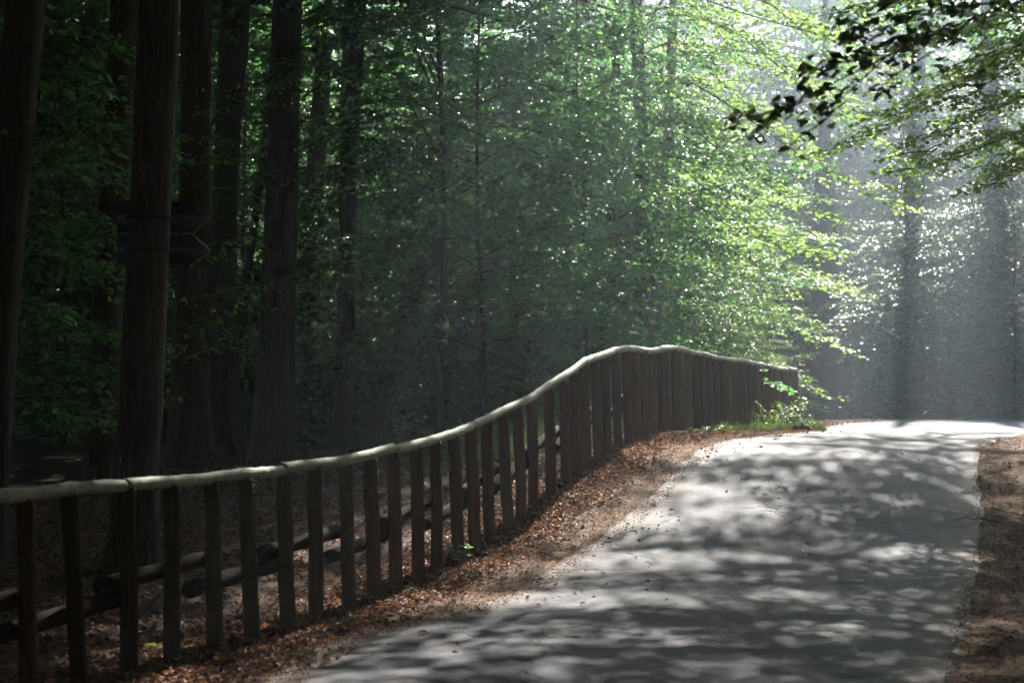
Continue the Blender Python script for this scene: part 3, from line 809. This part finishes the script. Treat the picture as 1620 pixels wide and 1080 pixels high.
# near branch of dark leaves at the top right; every leaf is its own piece
def near_branch():
    rg = np.random.default_rng(77)
    d0 = 9.6
    base = np.array([4.7, 10.2, float(H(4.7, 10.2)) - .15])
    t = thing('beech_tree', 'beech whose branch of large dark leaves hangs into the top right corner', 'tree', base)
    z = np.linspace(0, 20, 18)
    link('trunk', mesh_from(*tube(np.stack([.1 * np.sin(z * .5), .1 * np.cos(z * .4), z], 1), .24 * (1.05 - .8 * z / 20) + .12 * np.exp(-z / .3), 16, True, .03, 5), True), BARK, t)
    link('crown', CROWN_ME[1], None, t, rot=(0, 0, 2.2)); tag(link('limb', LIMB_ME[1], None, t, rot=(0, 0, 2.2)), kind='stuff')
    twigs = [
     ([(1640, -12), (1560, 18), (1480, 55), (1400, 90), (1330, 125), (1270, 158), (1210, 180), (1158, 196)], 62, 0.0),
     ([(1580, 5), (1500, 12), (1430, 20), (1375, 32), (1340, 52)], 34, -.15),
     ([(1500, 45), (1430, 60), (1370, 72), (1325, 92), (1290, 112)], 34, .15),
     ([(1540, 28), (1480, 80), (1425, 112), (1395, 135), (1385, 152)], 26, -.25),
     ([(1400, 92), (1360, 130), (1320, 165), (1285, 182)], 18, .2),
     ([(1340, 160), (1310, 180), (1280, 190), (1262, 208)], 14, -.1),
     ([(1270, 160), (1230, 178), (1205, 205), (1190, 218)], 18, .1),
     ([(1310, 185), (1285, 205), (1262, 218), (1250, 230)], 6, -.2),
     ([(1560, 60), (1530, 95), (1500, 108), (1470, 104)], 14, .3),
     ([(1580, 90), (1550, 118), (1535, 130)], 7, .3),
     ([(1620, -5), (1560, 0), (1520, 18), (1440, -4), (1380, 4)], 30, .25),
     ([(1460, 30), (1400, 42), (1350, 62), (1330, 60)], 20, -.3),
    ]
    lm = []
    for k in range(4):
        n = 9
        a_ = np.linspace(0, 1, n)
        wdt = .36 * np.sin(np.pi * a_ ** .8) ** .8
        wdt[0] = .02; wdt[-1] = 0
        mid = np.stack([np.zeros(n), a_, -.10 * a_ ** 2 * (1 + k * .4)], 1)
        lf_ = mid + np.stack([-wdt, 0 * a_, .10 * np.sin(np.pi * a_) + .02 * np.sin(a_ * 17 + k)], 1)
        rt_ = mid + np.stack([wdt, 0 * a_, .10 * np.sin(np.pi * a_) - .02 * np.sin(a_ * 15 + k)], 1)
        v = np.concatenate([lf_, mid, rt_])
        i_ = np.arange(n - 1)[:, None]
        f = np.concatenate([i_ + np.array([[0, 1, n + 1, n]]), i_ + np.array([[n, n + 1, 2 * n + 1, 2 * n]])])
        m = mesh_from(v, f, True); m.materials.append(LEAF_NEAR); lm.append(m)
    extra = []
    for px, cnt, dz in twigs:
        pts = np.array([P(x, y, d0 + dz + .12 * i_ * (-1) ** i_ * .3) for i_, (x, y) in enumerate(px)])
        if px[0][0] > 1600: pts = np.concatenate([[[4.65, 10.15, pts[0, 2] + .1]], pts])
        n = 26
        cum = np.concatenate([[0], np.cumsum(np.linalg.norm(np.diff(pts, axis=0), axis=1))])
        s = np.linspace(0, cum[-1], n)
        cur = np.stack([np.interp(s, cum, pts[:, c]) for c in range(3)], 1)
        for _ in range(2): cur[1:-1] = (cur[:-2] + 2 * cur[1:-1] + cur[2:]) / 4
        b = link('branch' if cnt > 50 else 'twig', mesh_from(*[x if q_ else x - base for q_, x in enumerate(tube(cur, np.linspace(.010 if cnt > 50 else .005, .0016, n), 6, False))], True), BARK, t)
        s0 = cum[1] if px[0][0] > 1600 else cum[-1] * .08
        for j in range(cnt):
            sj = s0 + (cum[-1] - s0) * (j + rg.uniform(.2, 1)) / cnt
            p = np.array([np.interp(sj, s, cur[:, c]) for c in range(3)])
            tg = np.array([np.interp(min(cum[-1], sj + .05), s, cur[:, c]) for c in range(3)]) - np.array([np.interp(sj - .05, s, cur[:, c]) for c in range(3)])
            az = math.atan2(tg[1], tg[0]) + (1 if j % 2 else -1) * rg.uniform(.3, 1.5)
            for e_ in range(1 if cnt > 32 else 0):
                q_ = p + rg.normal(0, 1, 3) * np.array([.055, .07, .035]); a2 = az + rg.normal(0, 1)
                extra.append((q_ - base, (math.cos(a2), math.sin(a2), rg.normal(-.3, .3)), (rg.normal(0, .5), rg.normal(0, .5), 1), .08 * rg.uniform(.6, 1.2)))
            off = rg.normal(0, .035, 3); off[2] = rg.normal(-.006, .02)
            L = .070 * np.clip(rg.normal(1, .2), .6, 1.3)
            ax = Vector((math.cos(az), math.sin(az), rg.normal(-.2, .25))).normalized()
            upv = Vector((rg.normal(0, .32), rg.normal(0, .32), 1)).normalized()
            xx = ax.cross(upv).normalized(); zz = xx.cross(ax)
            M = Matrix((xx, ax, zz)).transposed()
            o = link('leaf', lm[int(rg.integers(4))], None, b, loc=p + off - base, scale=(L, L, L))
            o.rotation_euler = M.to_euler()
    E = [np.array([e[i_] for e in extra]) for i_ in range(4)]
    tag(link('foliage', mesh_from(*leaves(E[0], E[1], E[2], E[3], E[3] * .7, True)), LEAF_NEAR, t), kind='stuff')
near_branch()

# ------------------------------------------------------------------ direction sign on the second trunk
def plate(name, outline_px, d, th, mat, parent, ox):
    pts = np.array([P(x, y, d) for x, y in outline_px]) - ox
    n = len(pts)
    back = pts + np.array([0, th, 0])
    v = np.concatenate([pts, back])
    i_ = np.arange(n); j_ = (i_ + 1) % n
    o = link(name, mesh_from(v, [i_[None, :], (i_[::-1] + n)[None, :], np.stack([i_, i_ + n, j_ + n, j_], 1)]), mat, parent)
    o.data.materials.append(EDGE)
    for p in o.data.polygons: p.material_index = 1 if len(p.vertices) == 4 and abs(p.normal.y) < .5 else 0
    return o
sb = P(236, 418, 16.35)
sg = thing('direction_sign', 'dark sign with two arrow shaped boards strapped behind the second trunk', 'sign', sb)
plate('arrow_board', [(185, 318.5), (302, 318.5), (333, 345), (304, 368.5), (185, 368.5)], 16.34, .025, SIGN, sg, sb)
plate('arrow_board', [(185, 371), (304, 371), (334, 397), (303, 418.5), (185, 418.5)], 16.34, .025, SIGN, sg, sb)
for y in (345, 396):
    c = P(236.5, y, 16.0)
    a_ = np.linspace(0, 2 * np.pi, 40)
    ring = np.stack([c[0] + .192 * np.cos(a_), c[1] + .192 * np.sin(a_), np.full(40, c[2])], 1)
    v, fs = tube(ring, np.full(40, .004), 6, False); v[:, 2] = c[2] + (v[:, 2] - c[2]) * 2.2
    link('strap', mesh_from(v - sb, fs, True), STRAP, sg)

# ------------------------------------------------------------------ leaf litter, plants, small things
def litter():
    rg = np.random.default_rng(5)
    n = 80000
    d = 9.5 + 32 * rg.random(n) ** 1.25
    x = fence_x(d) + rg.uniform(-8.5, 1.0, n)
    s = x - fence_x(d)
    keep = (rg.random(n) < np.where(s > -.3, .95 * sstep(.95, .25, s + .6 * vnoise(x, d, .7, 21)), .75 + .5 * vnoise(x, d, 1.4, 22)))
    keep &= np.abs(x - d * 0) < d * .32 + 2
    x1, d1 = x[keep], d[keep]
    # dense drift along the foot of the fence
    m = 24000
    d2 = 10 + 17 * rg.random(m); s2 = rg.normal(.18, .28, m)
    x2 = fence_x(d2) + s2; k2 = x2 < left_edge(d2) - .12 + rg.exponential(.12, m)
    m = 160                                                     # a few on the road and on the right verge
    d3 = 11 + 14 * rg.random(m); x3 = left_edge(d3) + rg.exponential(.5, m)
    m = 700
    d4 = 10 + 13 * rg.random(m); x4 = right_edge(d4) + np.abs(rg.normal(.8, .7, m))
    m = 26000
    d5 = 10 + 17 * rg.random(m); x5 = fence_x(d5) + .3 + rg.random(m) ** 1.3 * (left_edge(d5) - fence_x(d5)) * .92
    m = 9000
    d6 = 9.5 + 13.5 * rg.random(m); x6 = right_edge(d6) + rg.exponential(.7, m) - .05
    x = np.concatenate([x1, x2[k2], x3, x4, x5, x6]); d = np.concatenate([d1, d2[k2], d3, d4, d5, d6])
    small = np.ones(len(x)); small[-35000:] = .38
    n = len(x)
    onroad = sstep(.02, .2, np.minimum(x - left_edge(d), right_edge(d) - x))
    z = H(x, d) + .012 + rg.random(n) * .022 * (1 - onroad) + onroad * (.02)
    az = rg.uniform(0, 6.28, n)
    ld = np.stack([np.cos(az), np.sin(az), rg.normal(0, .35, n)], 1)
    nr_ = np.stack([rg.normal(0, .45, n), rg.normal(0, .45, n), np.ones(n)], 1)
    L = .040 * np.clip(rg.normal(1, .25, n), .4, 1.6) * small
    v, f = leaves(np.stack([x, d, z], 1), ld, nr_, L, L * .66, True, .28)
    tag(link('fallen_leaves', mesh_from(v, f), LITTER), kind='stuff')
litter()

def weed(name, label, px, py, d, n, hgt, mat, seed, lf=.055, cat='plant', group=None):
    rg = np.random.default_rng(seed)
    b = P(px, py, d); b[2] = float(H(b[0], d)) - .01
    t = thing(name, label, cat, b, 0, group)
    for k in range(n):
        az = rg.uniform(0, 6.28); h = hgt * rg.uniform(.6, 1.1)
        s = np.linspace(0, 1, 6)[:, None]
        path = np.concatenate([s * math.cos(az) * h * .5, s * math.sin(az) * h * .5, s * h * (1.2 - .35 * s)], 1) + np.array([rg.normal(0, .03), rg.normal(0, .03), 0])
        st = link('stem', mesh_from(*tube(path, np.linspace(.004, .0015, 6), 5, False), True), mat, t)
        m = max(4, int(h / .035))
        f = np.linspace(.25, 1, m)
        pos = np.stack([np.interp(f, s[:, 0], path[:, c]) for c in range(3)], 1)
        la = az + np.where(np.arange(m) % 2, 1, -1) * 1.1 + rg.normal(0, .4, m)
        ld = np.stack([np.cos(la), np.sin(la), rg.normal(.05, .25, m)], 1)
        nn = np.stack([rg.normal(0, .3, m), rg.normal(0, .3, m), np.ones(m)], 1)
        v, fs = leaves(pos, ld, nn, lf * rg.uniform(.7, 1.2, m), lf * .6, True)
        link('foliage', mesh_from(v, fs), mat, st)
    return t
weed('seedling', 'small green seedling at the foot of the posts where the fence starts to rise', 727, 893, 15.7, 4, .20, LEAF_WEED, 1, .085, 'seedling')
weed('seedling', 'tiny green seedling between the posts left of the larger one', 640, 948, 14.2, 2, .09, LEAF_WEED, 2, .06, 'seedling')
weed('seedling', 'low green seedling beside the fourth post from the left', 262, 1020, 11.4, 3, .13, LEAF_WEED, 3, .08, 'seedling')
weed('seedling', 'low green seedling at the bottom between the second and third posts', 155, 1062, 10.9, 3, .08, LEAF_WEED, 8, .07, 'seedling')
weed('seedling', 'pale thin seedling at the foot of a post left of the dappled patch', 430, 985, 12.9, 2, .14, LEAF_WEED, 9, .05, 'seedling')
weed('seedling', 'bright yellow green seedling on the bank below the crest of the fence', 1098, 688, 24.9, 3, .12, LEAF_WEED, 4, .09, 'seedling')
weed('seedling', 'tiny bright seedling at the foot of the highest posts', 1052, 688, 23.8, 2, .08, LEAF_WEED, 5, .07, 'seedling')
weed('weed_plant', 'low dark green weed between the bright seedling and the grass at the far fence', 1130, 687, 25.4, 6, .13, LEAF_WEED, 6, .07)
weed('weed_plant', 'tall leafy weed glowing in the sun before the far end of the fence', 1252, 672, 28.6, 14, .50, LEAF_WEED, 7, .08)
weed('weed_plant', 'leafy weed at the near side of the long grass blades', 1228, 676, 28.0, 12, .5, LEAF_WEED, 12, .065)
weed('weed_plant', 'pale bushy weed at the tip of the grassy patch', 1272, 676, 28.6, 12, .33, LEAF_WEED, 10, .075)
weed('weed_plant', 'small ragged weed against the last visible posts', 1240, 662, 30.5, 8, .34, LEAF_WEED, 13, .065)
weed('weed_plant', 'small ragged weed in the middle of the grassy patch', 1200, 684, 27.0, 7, .22, LEAF_WEED, 14, .06)
weed('weed_plant', 'low weed at the right end of the grassy patch beside the clod', 1290, 682, 28.2, 8, .16, LEAF_WEED, 15, .06)
weed('weed_plant', 'low spreading weed at the left tip of the grassy patch', 1165, 688, 26.4, 14, .13, LEAF_WEED, 11, .07)

def grass():
    rg = np.random.default_rng(8)
    # long blades: one tussock
    b = P(1213, 676, 27.9); b[2] = float(H(b[0], b[1])) - .01
    t = thing('grass_tussock', 'tussock of long bent grass blades against the far posts', 'grass', b)
    for k in range(26):
        az = rg.uniform(0, 6.28); h = rg.uniform(.25, .5)
        s = np.linspace(0, 1, 7)
        bend = rg.uniform(.25, .7)
        cx = np.stack([np.cos(az) * h * bend * s ** 1.7, np.sin(az) * h * bend * s ** 1.7, h * (s - .33 * bend * s ** 3)], 1) + np.array([rg.normal(0, .07), rg.normal(0, .05), 0])
        w = .011 * (1 - s ** 2) + .001
        sd = np.array([-math.sin(az), math.cos(az), 0]) * 1.0
        v = np.concatenate([cx - sd * w[:, None], cx + np.array([0, 0, .002]), cx + sd * w[:, None]])
        i_ = np.arange(6)[:, None]
        link('blade', mesh_from(v, np.concatenate([i_ + np.array([[0, 1, 8, 7]]), i_ + np.array([[7, 8, 15, 14]])]), True), LEAF_WEED, t)
    # short grass on the verge patch, at the far right bank and behind the fence crest
    def patch(n, fx, fd, hh):
        d = fd(n); x = fx(d, n)
        z = H(x, d) - .005
        az = rg.uniform(0, 6.28, n); h = hh * rg.uniform(.3, 1.0, n) * (1 + 1.2 * rg.random(n) ** 4)
        ld = np.stack([np.cos(az) * .5, np.sin(az) * .5, np.ones(n)], 1)
        return leaves(np.stack([x, d, z], 1), ld, np.stack([np.cos(az + 1.57), np.sin(az + 1.57), 0 * az], 1) * .3 + np.array([0, -1, .4]), h, .009, False, .1)
    def px_patch(n, x0, x1):
        px = rg.uniform(x0, x1, n); d = 25.6 + (px - 1150) / 150 * 2.2 + rg.uniform(0, 1.6, n)
        return (px - 810) * d / F, d
    xx, dd = px_patch(9000, 1125, 1312)
    kk = vnoise(xx, dd, .35, 33) + .5 + .3 * vnoise(xx, dd, .11, 34) > .42 + .35 * np.abs((xx / dd * F + 810 - 1225) / 90) ** 2
    xx, dd = xx[kk], dd[kk]
    p1 = patch(len(xx), lambda d, n: xx, lambda n: dd, .12)
    p1[0][:, 2] += 0
    p2 = patch(5000, lambda d, n: fence_x(d) - rg.uniform(.3, 2.2, n), lambda n: rg.uniform(21, 30, n), .28)
    p3 = patch(3500, lambda d, n: right_edge(d) + rg.uniform(.3, 3.5, n), lambda n: rg.uniform(38, 52, n), .3)
    v, f = merge([p1, p2, p3])
    tag(link('verge_grass', mesh_from(v, f), GRASS), kind='stuff')
grass()

def clod():
    rg = np.random.default_rng(3)
    b = P(1269, 688, 26.2); b[2] = float(H(b[0], b[1]))
    th, ph = np.meshgrid(np.linspace(0, np.pi, 10), np.linspace(0, 2 * np.pi, 18, endpoint=False), indexing='ij')
    r = 1 + .18 * rg.normal(0, 1, th.shape)
    r[0] = r[0, 0]; r[-1] = r[-1, 0]
    v = np.stack([.14 * r * np.sin(th) * np.cos(ph), .10 * r * np.sin(th) * np.sin(ph), .075 * r * np.cos(th)], -1).reshape(-1, 3)
    i_, j_ = np.meshgrid(np.arange(9), np.arange(18), indexing='ij'); k_ = (j_ + 1) % 18
    f = np.stack([i_ * 18 + j_, (i_ + 1) * 18 + j_, (i_ + 1) * 18 + k_, i_ * 18 + k_], -1).reshape(-1, 4)
    tag(link('earth_clod', mesh_from(v, f, True), CLOD, loc=b + np.array([0, 0, .02])), 'dark clod of earth lying at the road edge before the grassy patch', 'clod')
clod()

def stick(label, pts, r, seed, side=None):
    b = np.array(pts[0], float)
    pp = np.array(pts, float) - b
    n = 16
    cum = np.concatenate([[0], np.cumsum(np.linalg.norm(np.diff(pp, axis=0), axis=1))]); s = np.linspace(0, cum[-1], n)
    cur = np.stack([np.interp(s, cum, pp[:, c]) for c in range(3)], 1)
    rg = np.random.default_rng(seed); cur[1:-1] += rg.normal(0, r * .8, (n - 2, 3))
    parts = [tube(cur, np.linspace(r, r * .35, n), 6, True)]
    for k in (5, 9, 12):
        e = cur[k] + rg.normal(0, .12, 3) * np.array([1, .6, .6])
        parts.append(tube(np.linspace(cur[k], e, 4), np.linspace(r * .5, r * .2, 4), 5, True))
    tag(link('twig', mesh_from(*merge(parts), True), TWIG, loc=b), label, 'twig')
stick('thin bare twig arching behind the fence beside the kinked trunk', [P(505, 690, 27), P(545, 672, 27), P(590, 688, 27), P(628, 693, 27), P(640, 702, 27)], .008, 1)
gz = lambda px, d: np.array([(px - 810) * d / F, d, float(H((px - 810) * d / F, d)) + .02])
for k_, (px_, d_, lb_) in enumerate(((700, 15.9, 'dead twig among the leaves below the small seedling'), (905, 18.3, 'dead twig lying on the bank where the fence climbs'), (1580, 17.5, 'dead twig on the right verge beside the road edge'),
                                     (1005, 21.3, 'dead twig on the brown bank under the crest of the fence'))):
    a_ = k_ * 1.3 + .4
    p0_ = gz(px_, d_); p1_ = p0_ + np.array([math.cos(a_) * .28, math.sin(a_) * .28, .03]); p2_ = p0_ + np.array([math.cos(a_ + .3) * .55, math.sin(a_ + .3) * .5, .01])
    p1_[2] = float(H(p1_[0], p1_[1])) + .035; p2_[2] = float(H(p2_[0], p2_[1])) + .02
    stick(lb_, [p0_, p1_, p2_], .007, 20 + k_)
stick('short dead twig lying on the leaves at the foot of a fence post', [gz(540, 13.3) + np.array([0, 0, .1]), gz(548, 13.2), gz(575, 12.9)], .006, 2)

# ------------------------------------------------------------------ the forest around and behind: one uncountable mass
wood_root = tag(link('woodland', None), kind='stuff')
FAR_RAW = [young_tree(61, 11, 4.2, 90, .3, lf=.15, tw_step=.22, lf_step=.105, fine=False), young_tree(62, 12, 4.4, 90, .2, lf=.15, tw_step=.22, lf_step=.105, fine=False)]
FAR_ME = [mesh_from(*c[0]) for c in FAR_RAW]; FARW_ME = [mesh_from(*c[1], True) for c in FAR_RAW]
for m in FAR_ME: m.materials.append(LEAF_DARK)
for m in FARW_ME: m.materials.append(BARK)
_z = np.linspace(0, 19, 12)
TALLW_ME = mesh_from(*tube(np.stack([.1 * np.sin(_z), .1 * np.cos(_z), _z], 1), .26 * (1.05 - .8 * _z / 19) + .1 * np.exp(-_z / .3), 10, True, .03, 1), True)
TALLW_ME.materials.append(BARK)
def put(meshes, x, d, s, rz, sz=None):
    for nm, m in zip(('foliage', 'trunk', 'limb'), meshes):
        if m is None: continue
        link(nm, m, None, wood_root, loc=(x, d, float(H(x, d)) - .2), rot=(0, 0, rz), scale=(s, s, sz or s))
rg = np.random.default_rng(41)
for ring, (ra, rb, cnt, sp) in enumerate(((70, 80, 34, 30), (84, 98, 40, 34))):
    for k in range(cnt):
        az = R(-sp + 2 * sp * (k + rg.uniform(-.3, .3)) / (cnt - 1)); rr = rg.uniform(ra, rb)
        put((FAR_ME[k % 2], FARW_ME[k % 2]), rr * math.sin(az), rr * math.cos(az), rg.uniform(1.1, 1.4), rg.uniform(0, 6.28), rg.uniform(1.4, 1.85))
for k in range(44):                                       # flanks and behind the camera
    az = R(36 + 288 * (k + rg.uniform(-.3, .3)) / 43); rr = rg.uniform(26, 44)
    x, d = rr * math.sin(az), rr * math.cos(az)
    if abs(x - (left_edge(d) + right_edge(d)) / 2) < 4.5: continue
    put((FAR_ME[k % 2], FARW_ME[k % 2]), x, d, rg.uniform(1.2, 1.5), rg.uniform(0, 6.28), rg.uniform(1.5, 2.0))
for k in range(26):                                       # dark understory deep in the wood, left
    d = rg.uniform(44, 66); px = rg.uniform(-60, 760)
    put((FAR_ME[k % 2], FARW_ME[k % 2]), (px - 810) * d / F, d, rg.uniform(.8, 1.1), rg.uniform(0, 6.28))
for k in range(16):                                       # low growth beyond the bend
    d = rg.uniform(62, 69); px = 1150 + 560 * (k + rg.uniform(-.3, .3)) / 15
    put((FAR_ME[k % 2], FARW_ME[k % 2]), (px - 810) * d / F, d, rg.uniform(.6, .8), rg.uniform(0, 6.28), .62)
# crowns of the tall trees out of frame that close the canopy over the forest and the near road
def crown_at(x, d, k, s=1.1, ox=0.0, oy=0.0):
    put((CROWN_ME[k % 3], None, LIMB_ME[k % 3]), x + ox, d + oy, s * rg.uniform(.95, 1.1), rg.uniform(0, 6.28), 1.0)
    link('trunk', TALLW_ME, None, wood_root, loc=(x, d, float(H(x, d)) - .2), rot=(0, 0, k))
k = 0
for az, rr in ((1, 74), (4, 82), (6.5, 86), (9.5, 88), (12, 84), (15, 79), (17.5, 74), (5.5, 97), (10.5, 98)):
    x, d = rr * math.sin(R(az)), rr * math.cos(R(az))
    put((CROWN_ME[k % 3], TALLW_ME, LIMB_ME[k % 3]), x, d, 1.25, az, .85 if d < 80 else 1.15); k += 1
for gx_ in np.arange(-39, 42, 6.0):
    for gy_ in np.arange(-39, 72, 6.0):
        x, d = gx_ + rg.uniform(-1.6, 1.6), gy_ + rg.uniform(-1.6, 1.6)
        if d > 5 and -.40 < (x / d) < .275: 
            if d < 70 and (x / d > -.12 or d < 40): continue         # in the picture: those trees are built one by one
        if 0 < d < 72 and x > 0 and x - right_edge(min(d, 60)) < 1.0 and x > left_edge(min(d, 60)) - 1.5: continue
        if abs(d) < 9 and abs(x) < 4: continue
        if 34 < d < 80 and 1 < x < 22: continue                      # the sky stands open over the bend
        if d < 8 and left_edge(d) - 1 < x < right_edge(d) + 1: continue
        if 23 < d < 46 and 5 < x < 16: continue
        crown_at(x, d, k); k += 1
for (x, d, ox) in ((8.4, 24.0, -3.4), (6.8, 17.5, -.5), (10.2, 34.5, -2.4), (-6, 20, 0), (-7, 14.0, 1.0), (-8, 27, 1.0), (-2.6, 7.5, 1.0), (5.2, 4.0, -1.5), (-4.5, 1.0, 1.5), (5.0, -4.0, -2.0), (-4.6, -6.0, 1.5), (-9, 24, 0), (-7.2, 36, 0), (-11, 31, 0), (-10, 40, 0)):  # unseen crowns added by hand to shade the near road and left wood
    crown_at(x, d, k, {34.5: .42, 24.0: .5}[d] if d in (34.5, 24.0) else 1.1, ox); k += 1

# ------------------------------------------------------------------ the misty air
t = NT('misty_air')
pv = t.add('ShaderNodeVolumePrincipled')
pv.inputs['Color'].default_value = (.76, .88, 1.0, 1)
pv.inputs['Density'].default_value = HAZE
pv.inputs['Anisotropy'].default_value = HAZE_G
t.l(pv.outputs[0], t.out.inputs['Volume'])
x0, x1, y0, y1, z0, z1 = -120, 120, -108, 132, -4.5, 29
v = np.array([(x, y, z) for x in (x0, x1) for y in (y0, y1) for z in (z0, z1)], float)
f = np.array([(0, 1, 3, 2), (4, 6, 7, 5), (0, 4, 5, 1), (2, 3, 7, 6), (0, 2, 6, 4), (1, 5, 7, 3)])
if HAZE > 0: tag(link('haze', mesh_from(v, f), t.m), kind='stuff')
